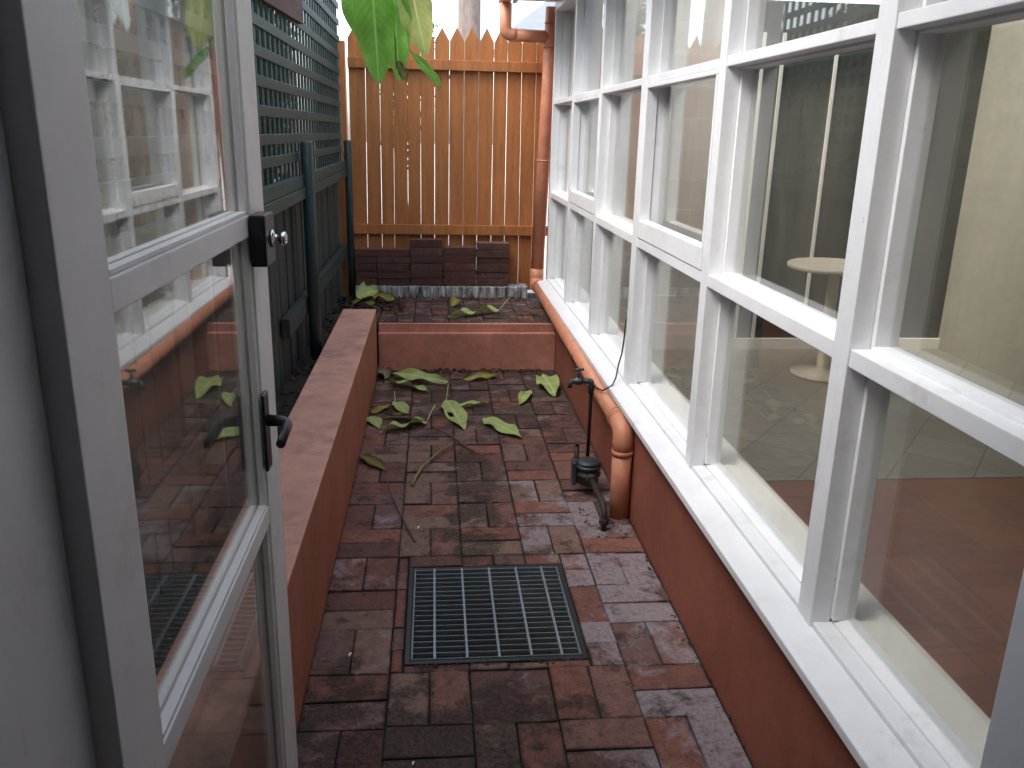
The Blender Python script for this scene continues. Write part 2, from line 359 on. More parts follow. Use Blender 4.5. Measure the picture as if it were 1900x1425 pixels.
# ------------------------------------------------------------------ low planter wall, step wall, kerb
pw = thing('planter_wall', (-.1, 3, 0), 'low terracotta rendered planter wall running along the left side of the paving', 'wall')
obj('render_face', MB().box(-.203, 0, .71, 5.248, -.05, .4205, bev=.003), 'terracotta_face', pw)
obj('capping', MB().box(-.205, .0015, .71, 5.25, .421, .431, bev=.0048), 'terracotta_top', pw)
struct('planter_soil', MB().box(-.36, -.2, .71, 5.40, -.04, .36), 'soil')
st = thing('step_wall', (.58, 5.42, 0), 'low pink terracotta rendered step wall across the passage between the two paved levels', 'step')
obj('riser', MB().box(.002, WX-.002, 5.36, 5.46, -.02, .247, bev=.005), 'step', st)
obj('coping', MB().box(.003, WX-.003, 5.402, 5.439, .245, .301, bev=.004, jit=.002), 'step', st)
kb = MB()
for i in range(15):
    x = -.222+i*.0865
    kb.box(x, x+.0885, 6.315+random.uniform(-.002, .002), 6.49, .27, .384+random.uniform(-.002, .002), bev=.004, jit=.0012)
tag(obj('concrete_kerb', kb, 'kerb'), 'rough grey streaked concrete kerb under the stacked pavers at the fence', 'kerb')

# ------------------------------------------------------------------ stacked pavers against the fence
cols = [(-.222, 5, .0545, 'leftmost stack, beside the green post'), (-.060, 5, .0545, 'low stack left of the tallest one'), (.186, 6, .0580, 'tallest stack'),
        (.437, 5, .0585, 'short stack right of the tallest one'), (.688, 6, .0545, 'rightmost stack, near the downpipe')]
ordw = ['Top', 'Second', 'Third', 'Fourth', 'Fifth', 'Sixth']
for cx, nl, th, desc in cols:
    for k in range(nl):
        x0 = cx+random.uniform(-.004, .004); y0 = 6.345+random.uniform(-.006, .006); z0 = .386+k*th
        o = obj('stacked_paver', MB().box(x0, x0+(.2435 if cx > -.2 else .158), y0, y0+.112, z0, z0+th-.0012, bev=.004, jit=.0025, rot=random.uniform(-.012, .012),
                rnd=(random.choice([.05, .1, .2, .95, .15, .6, .3]), random.random(), random.random())), 'stack_paver')
        d = nl-1-k
        tag(o, '%s clay paver %sin the %s' % (ordw[d].lower(), '' if d == 0 else 'down ', desc), 'paver', 'clay pavers stacked against the picket fence')

# ------------------------------------------------------------------ picket fence
pf = thing('picket_fence', (.45, 6.5, .3), 'orange brown timber picket fence with pointed tops closing the end of the passage', 'fence')
gx = [(-.243, -.243)]+list(zip([-.141, -.03, .063, .166, .265, .368, .476, .584, .692, .801, .906, 1.02, 1.121, 1.222], [-.12, -.019, .079, .181, .274, .377, .484, .591, .698, .806, .905, 1.01, 1.118, 1.219]))
gap = [0, .0065, .0065, .0035, .0055, .0045, .006, .0055, .0065, .007, .0065, .006, .005, .004, .004]
for i in range(len(gx)-1):
    (b0, t0), (b1, t1) = gx[i], gx[i+1]; ga, gb = gap[i]*.32, gap[i+1]*.32
    if i == 0: ga = 0
    zt = 2.232+random.uniform(-.006, .006); zs = 2.135; k = (zs-1.0)/1.0; zb = .33
    L0 = b0+ga; L1 = t0+ga; R0 = b1-gb; R1 = t1-gb
    t = bmesh.new(); poly = [(L0, zb), (R0, zb), (R1, zs), ((L1+R1)/2, zt), (L1, zs)]
    y0 = 6.50+random.uniform(-.0015, .0015)
    mb = MB(); mb.prism(poly, y0, y0+.018, .0015); t.free(); obj('picket', mb, 'picket', pf)
obj('rail', MB().box(-.245, 1.26, 6.462, 6.4975, .758, .830, bev=.003), 'picket', pf)
obj('rail', MB().box(-.245, 1.26, 6.462, 6.4975, 1.936, 2.006, bev=.003), 'picket', pf)
obj('fence_post', MB().box(-.36, -.270, 6.53, 6.62, .2, 2.12, bev=.004), 'picket', pf)

# ------------------------------------------------------------------ green lattice fence
lf = thing('lattice_fence', (-.31, 3.6, .2), 'dark green boundary fence with square lattice above close upright palings', 'fence')
lat = MB(); z = 1.466-.088
zs_ = [1.378]+[1.466+.1085*k for k in range(11)]
for z in zs_: lat.box(-.302+random.uniform(-.001, .001), -.294, .72, 6.46, z-.021, z+.021, bev=.0015, seg=1)
y = .76
while y < 6.45:
    lat.box(-.3125, -.3035, y-.021, y+.021, 1.24, 2.60, bev=.0015, seg=1, rot=0); y += .1085
obj('lattice_panel', lat, 'green', lf)
obj('lattice_board', MB().box(-.300, -.268, .72, 6.42, 1.236, 1.292, bev=.003), 'green', lf)
obj('rail', MB().box(-.303, -.262, .72, 6.42, 1.180, 1.2335, bev=.003), 'green', lf)
obj('rail', MB().box(-.325, -.285, 3.78, 6.42, .595, .685, bev=.004), 'green_dark', lf)
obj('rail', MB().box(-.325, -.285, .72, 3.40, .595, .685, bev=.004), 'green_dark', lf)
y = .72
while y < 6.44:
    d = random.uniform(-.004, .004)
    obj('paling', MB().box(-.345+d, -.330+d, y+.003, y+.100, .15, 1.232+random.uniform(-.01, .01), bev=.002, seg=1), 'green_dark', lf); y += .104
for (x, y, r, zt) in ((-.252, 4.33, .031, 1.452), (-.2535, 6.37, .026, 1.435), (-.252, 2.26, .031, 1.452)):
    p = MB().lathe((x, y, 0), [(r, .1), (r, zt-.008), (r*.8, zt), (r*.3, zt+.004)], 24); obj('fence_post', p, 'greenpost', lf)
obj('top_board', MB().box(-.2935, -.272, 3.3, 4.55, 1.985, 2.12, bev=.003, tilt=(.03, 0, 0)), 'wood', lf)

# ------------------------------------------------------------------ house
H = thing('house', (2.6, .7, 0), 'house with terracotta lower wall and a long run of white framed windows along the passage', 'house')
obj('lower_wall', MB().box(WX, 1.36, .70, 6.12, -.05, .452, bev=.004), 'terracotta', H)
sill = MB()
sill.prism([(1.12, .441), (1.12, .463), (1.128, .468), (1.192, .486), (1.192, .441)], .702, 6.10, .0015)
sill.box(1.1925, 1.236, .702, 6.10, .4535, .496, bev=.002)
sill.prism([(1.2365, .4535), (1.2365, .500), (1.283, .512), (1.283, .4535)], .702, 6.10, .0015)
obj('window_sill', sill, 'white', H)
obj('inner_sill', MB().box(1.2835, 1.385, .702, 6.05, .4535, .498, bev=.003), 'cream', H)
ZT = 2.36
PY = [.70, 1.55, 2.455, 3.375, 4.285, 5.16, 6.03]       # near edge of each post
PW = [.08, .07, .066, .085, .05, .05, .05]
for i, (y, wd) in enumerate(zip(PY, PW)):
    p = MB()
    if i in (1, 2):
        p.box(1.187, 1.2315, y, y+wd*.46, .478, ZT, bev=.002); p.box(1.189, 1.2315, y+wd*.5, y+wd, .478, ZT, bev=.002)
    else: p.box(1.187, 1.2315, y, y+wd, .478, ZT, bev=.002)
    if i == 6: p.box(1.232, 1.282, y-.011, y+wd+.011, .505, ZT, bev=.002)
    obj('window_post', p, 'white', H)
obj('window_head', MB().box(1.186, 1.30, .702, 6.10, 2.30, 2.42, bev=.002), 'white', H)
for i in range(6):
    y0, y1 = PY[i]+PW[i], PY[i+1]; fr = MB()
    fr.box(1.190, 1.2315, y0+.0005, y1-.0005, 1.080, 1.117, bev=.0025)
    fr.box(1.190, 1.2315, y0+.0005, y1-.0005, 1.706, 1.7335, bev=.0025)
    a0, a1 = y0+.0115, y1-.0115
    for zz0, zz1 in ((1.074, 1.124), (1.700, 1.739)): fr.box(1.2295, 1.280, a0-.003, a1+.003, zz0, zz1, bev=.002)
    fr.box(1.232, 1.2822, y0-PW[i]/2+.0008, a0, .505, 2.31, bev=.002); fr.box(1.232, 1.2822, a1, min(y1+PW[i+1]/2, 6.015)-.0008, .505, 2.31, bev=.002)
    f = obj('window', fr, 'white', H)
    for zz0, zz1 in ((.505, 1.076), (1.122, 1.702), (1.737, 2.302)):
        obj('pane', MB().box(1.262, 1.266, a0-.002, a1+.002, zz0, zz1), 'glass', f)
    if i in (2, 4):                                     # opening sashes in the middle row
        s = MB(); t0, t1 = y0+.002, y1-.002
        s.box(1.1865, 1.231, t0, t1, 1.1190, 1.188, bev=.0025); s.box(1.1865, 1.231, t0, t1, 1.690, 1.7045, bev=.0025)
        s.box(1.1868, 1.2308, t0, t0+.014, 1.1882, 1.6898, bev=.0025); s.box(1.1868, 1.2308, t1-.014, t1, 1.1882, 1.6898, bev=.0025)
        obj('sash', s, 'white', f)
# eave, gutter, roof
obj('soffit', MB().box(.93, 1.19, .72, 6.16, 2.372, 2.385), 'cream', H)
obj('fascia', MB().box(.905, .929, .72, 6.16, 2.352, 2.47, bev=.002), 'cream', H)
gt = MB()
gt.prism([(.90, 2.46), (.90, 2.375), (.885, 2.36), (.83, 2.36), (.815, 2.375), (.815, 2.455), (.82, 2.455), (.82, 2.378), (.832, 2.366), (.883, 2.366), (.894, 2.378), (.894, 2.46)], .72, 6.3, 0)
obj('gutter', gt, 'pipe', H)
obj('roof', MB().prism([(.90, 2.475), (.90, 2.50), (4.6, 3.50), (4.6, 3.46)], .72, 4.2), 'roofing', H)
obj('roof', MB().prism([(.90, 2.475), (.90, 2.50), (1.31, 2.61), (1.31, 2.585)], 4.201, 6.25), 'roofing', H)
obj('added_fill_skylight', MB().prism([(1.312, 2.59), (1.312, 2.60), (4.6, 3.49), (4.6, 3.48)], 4.202, 6.10), 'glass', H)  # unseen glazed opening, added to let sky light onto the room's end wall
# garden room behind the glass
obj('room_floor', MB().box(1.361, 4.3, 3.46, 5.95, -.05, .0), 'tile', H)
obj('room_floor', MB().box(1.361, 4.3, .72, 3.456, -.05, -.002), 'redtile', H)
bw = MB()
for k in range(12):
    z0 = .0+k*.205
    bw.box(1.30, 2.33, 5.90, 6.02, z0, z0+.203, bev=.003, tilt=(.035, 0, 0))
obj('room_wall', bw, 'cream', H)
obj('room_wall', MB().box(2.335, 4.3, 5.92, 6.04, 0, 2.40), 'darkwall', H)
dl = MB()
for x in (2.34, 2.58, 2.72, 3.1): dl.box(x, x+.022, 5.90, 5.919, .09, 2.2, bev=.002)
dl.box(2.335, 4.2, 5.895, 5.919, .0, .085, bev=.002)
obj('room_trim', dl, 'cream', H)
rw = MB(); rw.box(4.2, 4.32, .72, 6.04, 0, 2.42)
obj('room_wall', rw, 'dullwall', H)
obj('room_ceiling', MB().box(1.301, 4.2, .72, 4.2, 2.40, 2.43), 'ceil', H)
obj('end_wall', MB().box(1.19, 4.3, 6.06, 6.14, -.05, 2.36, bev=.003), 'terracotta', H)
# doorway wall around the camera, unseen light-blocking slab, back room
dw = MB(); dw.box(-3.5, .012, .55, .70, -.05, 2.62); dw.box(.985, 4.35, .55, .70, -.05, 2.62); dw.box(.012, .985, .55, .70, 2.12, 2.62)
obj('door_wall', dw, 'cream', H)
obj('added_sky_blocker', MB().box(-3.5, 5.2, -4, .70, 2.63, 3.3), 'cream', H)  # added above the doorway, its height set to shade the near passage
br = MB(); br.box(-1.6, 2.6, -3.1, -3.0, 0, 2.62); br.box(-1.7, -1.6, -3.1, .55, 0, 2.62); br.box(2.6, 2.7, -3.1, .55, 0, 2.62)
obj('back_room_wall', br, 'cream', H)
obj('back_room_floor', MB().box(-1.6, 2.6, -3, .705, -.05, .012), 'wood', H)
jm = MB(); jm.box(.0125, .034, .553, .715, .0, 2.10, bev=.002); jm.box(.9635, .9845, .553, .715, .0, 2.10, bev=.002); jm.box(-.06, .0345, .7005, .722, 0, 2.19, bev=.003)
obj('door_jamb', jm, 'white', H)
# the glazed door, swung open against the planter wall
DY0, DY1, DX0, DX1 = .712, 1.578, .022, .060
d = MB()
d.box(DX0, DX1, DY1-.118, DY1, .02, 2.06, bev=.0025); d.box(DX0, DX1, DY0, DY0+.11, .02, 2.06, bev=.0025)
d.box(DX0+.001, DX1-.001, DY0+.1105, DY1-.1185, .02, .20, bev=.0025); d.box(DX0+.001, DX1-.001, DY0+.1105, DY1-.1185, 1.95, 2.06, bev=.0025)
for z in (.805, 1.337): d.box(DX0+.001, DX1-.001, DY0+.1105, DY1-.1185, z, z+.036, bev=.0025)
D = obj('door', d, 'door_paint', H)
for z0, z1 in ((.2, .805), (.841, 1.337), (1.373, 1.95)):
    obj('pane', MB().box(.039, .0425, DY0+.111, DY1-.119, z0+.0005, z1-.0005), 'glass', D)
    bd = MB(); ya, yb = DY0+.1112, DY1-.1192
    for xa, xb in ((.0255, .0385), (.043, .056)):
        bd.box(xa, xb, ya, ya+.010, z0+.001, z1-.001, bev=.002, seg=1); bd.box(xa, xb, yb-.010, yb, z0+.001, z1-.001, bev=.002, seg=1)
        bd.box(xa, xb, ya+.0102, yb-.0102, z0+.001, z0+.006, seg=1)
    obj('glazing_bead', bd, 'door_paint', D)
lk = MB(); lk.box(.0605, .088, 1.436, 1.517, 1.288, 1.374, bev=.004); obj('rim_lock', lk, 'black', D)
kn = MB().lathe((.0882, 1.480, 1.331), [(.015, 0), (.015, .004), (.007, .006), (.007, .013), (.011, .016), (.012, .024), (.006, .027)], 24, 'X'); obj('lock_knob', kn, 'chrome', D)
hp = MB(); hp.box(.0605, .0665, 1.442, 1.480, .915, 1.060, bev=.003); obj('handle_plate', hp, 'black', D)
hl = MB(); hl.tube([(.0665, 1.461, 1.008), (.090, 1.461, 1.006), (.098, 1.459, 1.004), (.102, 1.450, 1.002), (.103, 1.375, .994)], [.011, .010, .010, .010, .008], 14); obj('door_handle', hl, 'black', D)

# ------------------------------------------------------------------ downpipe
dp = thing('downpipe', (1.126, 3.13, 0), 'terracotta painted round downpipe running from the gutter along under the window sill', 'pipe')
def arc(c, a, b, r, n=8):      # corner at c between directions a->c and c->b, radius r
    c, a, b = Vector(c), Vector(a), Vector(b); u = (a-c).normalized(); v = (b-c).normalized(); o = c+(u+v)*r
    return [o-(v*cos(t)+u*sin(t))*r for t in [pi/2*k/n for k in range(n+1)]][::1]
zc = .386; x = 1.1255
c1, c2 = (x, 3.13, zc-.002), (x+.003, 6.21, zc+.04)
vert = MB().tube([(x, 3.13, -.01), (x, 3.13, zc-.10)], .0405, 24); obj('upright', vert, 'pipe', dp)
el = MB(); a1 = arc(c1, (x, 3.13, -1), (x, 5, zc), .058); el.tube([(x, 3.13, zc-.11)]+a1+[(x, 3.24, zc)], .0430, 24); obj('elbow', el, 'pipe', dp)
hz = MB().tube([(x, 3.225, zc), (x+.003, 6.16, zc+.04)], .0405, 24); obj('horizontal_run', hz, 'pipe', dp)
e2 = MB(); a2 = arc(c2, (x, 5, zc+.04), (x+.01, 6.21, 2), .06); e2.tube([(x+.003, 6.10, zc+.04)]+a2+[(x+.006, 6.21, zc+.16)], .0485, 24); obj('elbow', e2, 'pipe', dp)
up_ = MB().tube([(x+.005, 6.21, zc+.15), (1.167, 6.21, 1.69), (1.185, 6.21, 2.345)], .047, 24); obj('upright', up_, 'pipe', dp)
bx = MB(); bx.tube([(1.178, 6.21, 2.155), (.93, 6.21, 2.16)], .042, 24); bx.tube([(.94, 6.21, 2.16)]+arc((.862, 6.21, 2.16), (1, 6.21, 2.16), (.862, 6.21, 3), .05)+[(.861, 6.21, 2.362)], .043, 24); obj('gutter_branch', bx, 'pipe', dp)
for cc, rr, hh, axs in (((x, 3.13, zc-.115), .0445, .02, 'Z'), ((1.156, 6.21, 1.32), .0505, .012, 'Z'), ((1.179, 6.21, 2.08), .0505, .015, 'Z'), ((1.183, 6.21, 2.24), .0505, .015, 'Z'), ((x, 3.26, zc), .045, .02, 'Y')):
    obj('pipe_collar', MB().lathe(cc, [(rr, 0), (rr, hh)], 24, axs), 'pipe', dp)
obj('pipe_clip', MB().lathe((x, 4.20, zc+.006), [(.0425, 0), (.0425, .012)], 24, 'Y'), 'darkpipe', dp)

# ------------------------------------------------------------------ water meter
wm = thing('water_meter', (1.03, 3.3, 0), 'small dark metal water meter on pipes rising from the pavers beside the downpipe', 'water meter')
mx_, my_, mz = 1.033, 3.36, .085
obj('meter_body', MB().lathe((mx_, my_, mz), [(.03, -.045), (.046, -.035), (.048, .0), (.055, .004), (.055, .014), (.049, .018), (.049, .034), (.057, .038), (.057, .048), (.05, .052)], 32), 'brass', wm)
obj('meter_lid', MB().lathe((mx_, my_, mz+.0525), [(.050, 0), (.052, .004), (.052, .012), (.040, .018), (.012, .020)], 32), 'brass', wm)
ip = MB(); ip.tube([(1.034, 2.99, -.01), (1.034, 2.99, .06)]+[(1.034, 2.99+.04*(1-cos(t)), .06+.04*sin(t)) for t in [pi/2*k/6 for k in range(1, 7)]]+[(mx_, my_-.045, .098)], .0125, 14)
ip.lathe((mx_, my_-.10, .098), [(.022, 0), (.024, .01), (.024, .03), (.02, .04)], 6, 'Y'); ip.lathe((1.034, 2.99, .03), [(.019, 0), (.02, .006), (.02, .02), (.017, .024)], 6)
obj('inlet_pipe', ip, 'darkpipe', wm)
opp = MB(); opp.tube([(mx_, my_+.045, .09), (1.02, 3.47, .09)], .0125, 14); opp.tube([(1.0, 3.475, -.01), (1.0, 3.475, .175)], .011, 14); opp.lathe((1.0, 3.475, .06), [(.02, 0), (.022, .01), (.022, .05), (.018, .06)], 8)
opp.lathe((1.0, 3.475, .165), [(.006, 0), (.006, .02), (.016, .022), (.016, .028)], 16)
obj('outlet_pipe', opp, 'darkpipe', wm)
obj('lid_hinge', MB().box(mx_-.072, mx_-.054, my_-.02, my_+.03, mz-.04, mz+.062, bev=.004), 'brass', wm)

# ------------------------------------------------------------------ garden tap
tp = thing('garden_tap', (1.105, 3.62, 0), 'old dark garden tap on a thin riser pipe in front of the downpipe', 'tap')
obj('riser', MB().tube([(1.074, 3.60, -.01), (1.076, 3.60, .41), (1.076, 3.60, .425)], .0085, 12), 'darkpipe', tp)
tb = MB(); tb.tube([(1.076, 3.60, .385), (1.076, 3.60, .43), (1.072, 3.60, .44), (1.06, 3.60, .443), (1.035, 3.60, .443)], .0135, 14)
tb.lathe((1.036, 3.60, .443), [(.012, -.004), (.017, -.006), (.018, -.03), (.013, -.036), (.011, -.055)], 20, 'X')
tb.tube([(.995, 3.60, .443), (.984, 3.60, .441), (.978, 3.60, .432), (.976, 3.60, .412)], [.011, .011, .011, .010], 14)
obj('tap_body', tb, 'brass', tp)
hd = MB(); hd.tube([(1.016, 3.60, .455), (1.016, 3.60, .495)], .006, 10); hd.tube([(.994, 3.60, .497), (1.038, 3.60, .497)], .0055, 10); hd.tube([(1.016, 3.58, .497), (1.016, 3.62, .497)], .0055, 10)
obj('tap_handle', hd, 'brass', tp)
cb = MB().tube([(1.186, 3.472, .76), (1.183, 3.474, .66), (1.178, 3.478, .60), (1.165, 3.47, .555), (1.150, 3.44, .505), (1.134, 3.43, .474), (1.117, 3.43, .463), (1.10, 3.46, .440), (1.088, 3.53, .431), (1.080, 3.58, .432), (1.076, 3.595, .420)], .0035, 8)
tag(obj('earth_cable', cb, 'rubber'), 'thin black cable looping from the window post down to the garden tap', 'cable')

# ------------------------------------------------------------------ drain grate
dg = thing('drain_grate', (.55, 2.44, 0), 'rectangular galvanised steel drain grate set flush in the brick paving', 'drain grate')
fr = MB(); x0, x1, y0, y1 = G[0]+.001, G[1]-.001, G[2]+.001, G[3]-.001
fr.box(x0, x0+.016, y0, y1, -.06, .001, bev=.001, seg=1); fr.box(x1-.016, x1, y0, y1, -.06, .001, bev=.001, seg=1)
fr.box(x0+.0165, x1-.0165, y0, y0+.016, -.06, .001, bev=.001, seg=1); fr.box(x0+.0165, x1-.0165, y1-.016, y1, -.06, .001, bev=.001, seg=1)
obj('grate_frame', fr, 'black', dg)
bar = MB(); ix0, ix1, iy0, iy1 = x0+.018, x1-.018, y0+.019, y1-.018
nb = 19
for k in range(nb):
    yy = iy0+.003+(iy1-iy0-.006)*k/(nb-1); bar.box(ix0+.006, ix1-.006, yy-.0018, yy+.0018, -.022, .0025, bev=.0006, seg=1)
for xx in (ix0+.003, ix1-.003): bar.box(xx-.003, xx+.003, iy0, iy1, -.025, .0045, bev=.0007, seg=1)
obj('load_bars', bar, 'darksteel', dg)
cbz = MB()
for fx in (.138, .328, .516, .705, .885):
    xx = ix0+(ix1-ix0)*fx; cbz.box(xx-.0042, xx+.0042, iy0, iy1, -.010, .0052, bev=.001, seg=1)
obj('cross_bars', cbz, 'steel', dg)
pit = MB(); pit.box(x0+.001, x1-.001, y0+.001, y1-.001, -.058, -.052); obj('pit', pit, 'black', dg)

# ------------------------------------------------------------------ leaves
def leaf_mesh(mb, base, tip, wid, upv=(0, 0, 1), curl=.0, fold=.15, wave=.0, petiole=None, pr=.0022, roll=0.0, hole=None, nt=16, ns=8, ob=0.0):
    base, tip, upv = Vector(base), Vector(tip), Vector(upv); ax = tip-base; L = ax.length; ax.normalize()
    sd_ = ax.cross(upv).normalized(); upn = sd_.cross(ax).normalized()
    if roll: q = Matrix.Rotation(roll, 3, ax); sd_ = q @ sd_; upn = q @ upn
    ly = mb.bm.loops.layers.float_color.get('lf') or mb.bm.loops.layers.float_color.new('lf')
    g = []; ph = random.uniform(0, 6)
    for i in range(nt+1):
        t = i/nt; wv = wid/2*max(.02, (sin(pi*min(1, t**(.9+ob))))**(.75-.15*ob)*(1.08-.2*t+.15*ob)); row = []
        for j in range(ns+1):
            s = j/ns*2-1
            e = wave*(.35+abs(s))*sin(ph+t*13+s*1.3)*L*.5*abs(s)
            p = base+ax*(t*L)+sd_*(s*wv*(1+.05*sin(ph+t*21+s)))+upn*(curl*L*sin(pi*t)+fold*abs(s)**1.4*wv+e)
            row.append(mb.bm.verts.new(p))
        g.append(row)
    for i in range(nt):
        for j in range(ns):
            if hole and hole[0] <= i < hole[0]+hole[2] and hole[1] <= j < hole[1]+hole[3]: continue
            f = mb.bm.faces.new((g[i][j], g[i][j+1], g[i+1][j+1], g[i+1][j])); f.smooth = True
            for lp, (a, b) in zip(f.loops, ((i, j), (i, j+1), (i+1, j+1), (i+1, j))): lp[ly] = (b/ns, a/nt, 0, 1)
    if petiole:
        pts = [Vector(petiole), (Vector(petiole)+base)/2+upn*.006, base+upn*.001, base+ax*.02*1.0]
        n0 = len(mb.bm.faces); mb.tube(pts, [pr*1.2, pr, pr, pr*.6], 6)
        mb.bm.faces.ensure_lookup_table()
        for f in mb.bm.faces[n0:]:
            for lp in f.loops: lp[ly] = (.5, .5, 0, 1)
    return mb
ZF, ZU = .006, .312
leaves = [
 ((.052, 5.10), (.036, 5.31), .10, 'leaf_brown', 'curled brown spotted leaf in the corner of planter wall and step', .12, .6, .12, None, ZF, .2),
 ((.087, 5.185), (.46, 4.954), .085, 'leaf_fallen', 'long green leaf nearest the step wall, lying over another green leaf', .05, .3, .05, None, ZF+.012, .5),
 ((.083, 5.05), (.335, 4.822), .075, 'leaf_fallen', 'green leaf with a dark fold lying just under the longest green leaf', .03, .45, .06, None, ZF, -.3),
 ((.54, 5.07), (.794, 5.189), .07, 'leaf_yellow', 'ragged yellow green leaf at the foot of the step wall, mid passage', .04, .5, .08, None, ZF, .4),
 ((.137, 4.648), (.213, 4.42), .085, 'leaf_fallen', 'short pale leaf with its stalk pointing towards the step wall', .05, .3, .03, (.126, 4.826, .02), ZF, 0),
 ((.018, 4.45), (.11, 4.61), .075, 'leaf_yellow', 'small brownish yellow leaf close to the planter wall', .03, .3, .04, None, ZF, 0),
 ((-.0+.012, 4.40), (.075, 4.215), .080, 'leaf_fallen', 'small pale rounded leaf touching the planter wall base', .04, .25, .02, None, ZF, 0),
 ((.095, 4.399), (.325, 4.27), .085, 'leaf_yellow', 'mustard leaf with brown edges tucked behind the big pale wavy leaf', .05, .2, .05, None, ZF+.01, -.35),
 ((.326, 4.277), (.085, 4.115), .095, 'leaf_fallen', 'big pale wavy leaf with a long upturned stalk beside the mustard leaf', .06, .25, .10, (.369, 4.448, .045), ZF, .3),
 ((.433, 4.673), (.520, 4.165), .125, 'leaf_fallen', 'broad green leaf with a chewed hole in the middle of the paving', .03, .2, .03, (.45, 4.966, .02), ZF, 0),
 ((.48, 4.525), (.672, 4.61), .045, 'leaf_fallen', 'narrow folded green leaf poking out behind the leaf with a hole', .03, .8, .03, None, ZF+.008, 0),
 ((.632, 4.349), (.812, 4.03), .115, 'leaf_fallen', 'smooth pale green leaf lying alone on the bricks, pointing to the meter', .03, .15, .04, None, ZF, 0),
 ((.940, 4.86), (.855, 4.585), .075, 'leaf_fallen', 'small oval green leaf lying alone in front of the broad leaf', .07, .3, .03, None, ZF, 0),
 ((1.055, 5.16), (1.085, 4.73), .135, 'leaf_fallen', 'broad blunt green leaf beside the garden tap near the house wall', .05, .3, .06, None, ZF, .15),
 ((.008, 3.83), (.138, 3.63), .075, 'leaf_olive', 'single olive leaf with brown end against the planter wall, nearest the drain', .04, .3, .02, None, ZF, 0),
 ((-.195, 6.076), (-.048, 6.30), .15, 'leaf_fallen', 'crumpled green leaf standing up in the heap at the green post', .2, .5, .14, None, ZU+.01, .6),
 ((-.10, 6.16), (.095, 6.003), .10, 'leaf_yellow', 'tan yellow leaf lying over the right side of the heap on the upper paving', .1, .4, .10, None, ZU+.01, .3),
 ((-.243, 6.0), (-.02, 5.90), .08, 'leaf_olive', 'flat dull olive leaf at the front of the heap on the upper paving', .05, .3, .10, None, ZU, 0),
 ((.489, 5.90), (.535, 6.11), .085, 'leaf_yellow', 'small yellow leaf standing alone in front of the concrete kerb', .3, .4, .04, None, ZU, .3),
 ((.824, 5.749), (.459, 5.512), .07, 'leaf_fallen', 'long pale leaf on the upper paving edge with its stalk pointing to the downpipe', .03, .5, .09, (.914, 6.0, .35), ZU, .2),
]
for a, b, wd, mt, lab, cu, fo, wa, pet, z, ro in leaves:
    mb = MB(); leaf_mesh(mb, (a[0], a[1], z+.004), (b[0], b[1], z+.004), wd, curl=cu*.6, fold=fo*.7, wave=wa*1.0, petiole=pet, roll=ro, hole=(8, 5, 2, 2) if 'hole' in lab else None)
    zmin = min(v.co.z for v in mb.bm.verts)
    for v in mb.bm.verts: v.co.z += z-.001-zmin
    tag(obj('fallen_leaf', mb, mt), lab, 'leaf', 'fallen leaves on the paving')
for pts, r, mt, lab in (
    ([(.454, 3.918, .02), (.40, 3.83, .026), (.348, 3.728, .022), (.307, 3.64, .016), (.278, 3.54, .010), (.265, 3.445, .007)], [.005, .0055, .006, .006, .007, .008], 'stalk', 'curved green leaf stalk lying on the bricks'),
    ([(.346, 4.225, .012), (.40, 4.13, .02), (.457, 4.041, .016), (.553, 3.848, .01)], [.003, .004, .0045, .005], 'twig', 'short dark brown twig below the leaf with a hole'),
    ([(.14, 3.572, .012), (.165, 3.42, .02), (.204, 3.225, .018), (.288, 2.917, .006)], [.0015, .002, .003, .004], 'twig', 'thin pale twig lying on the bricks between olive leaf and drain grate')):
    tag(obj('fallen_twig', MB().tube(pts, r, 8), mt), lab, 'twig', 'twigs on the paving')
for (x, y), r, lab in (((.108, 2.203), .009, 'white petal fleck on the mossy bricks left of the drain grate'), ((.296, 3.036), .010, 'white petal fleck on the bricks beyond the drain grate'), ((.307, 1.738), .006, 'white petal fleck on the dark bricks in front of the drain grate')):
    mb = MB(); leaf_mesh(mb, (x, y-r, .006), (x+r*.7, y+r, .008), r*.9, curl=.2, nt=6, ns=4); tag(obj('petal', mb, 'fleck'), lab, 'petal', 'white petals on the paving')
# loose leaf litter in corners (nobody could count it)
lm = MB()
def flakes(n, x0, x1, y0, y1, z, smin=.006, smax=.022):
    for _ in range(n):
        x, y = random.uniform(x0, x1), random.uniform(y0, y1); s = random.uniform(smin, smax)
        q = Euler((random.uniform(-.6, .6), random.uniform(-.6, .6), random.uniform(0, 6.3))).to_matrix(); c = Vector((x, y, z+s*.35))
        vs = [lm.bm.verts.new(c+q @ Vector(p)*s) for p in ((-1, 0, 0), (-.2, -.45, .1), (.6, -.3, -.05), (1, .05, .1), (.3, .45, 0), (-.5, .4, .12))]
        lm.bm.faces.new(vs)
flakes(160, 1.140, 1.166, .75, 5.3, -.004, .004, .012); flakes(120, 0.002, .016, .75, 5.3, -.004, .004, .010)
flakes(70, .96, 1.12, 2.9, 3.2, .0, .003, .010); flakes(150, .02, 1.1, 5.27, 5.355, .0, .006, .022); flakes(60, .02, .4, 5.05, 5.3, .0, .006, .025)
flakes(220, -.33, .15, 5.7, 6.3, .306, .008, .03); flakes(120, .15, 1.1, 6.15, 6.31, .306, .006, .02); flakes(160, 0.0, 1.1, 5.43, 5.7, .306, .004, .012)
flakes(500, -.33, -.207, .8, 5.4, .36, .008, .022); flakes(60, G[0], G[1], G[2]-.02, G[2]-.002, .0, .004, .009)
lo = obj('leaf_litter', lm, 'litter'); lo['kind'] = 'stuff'

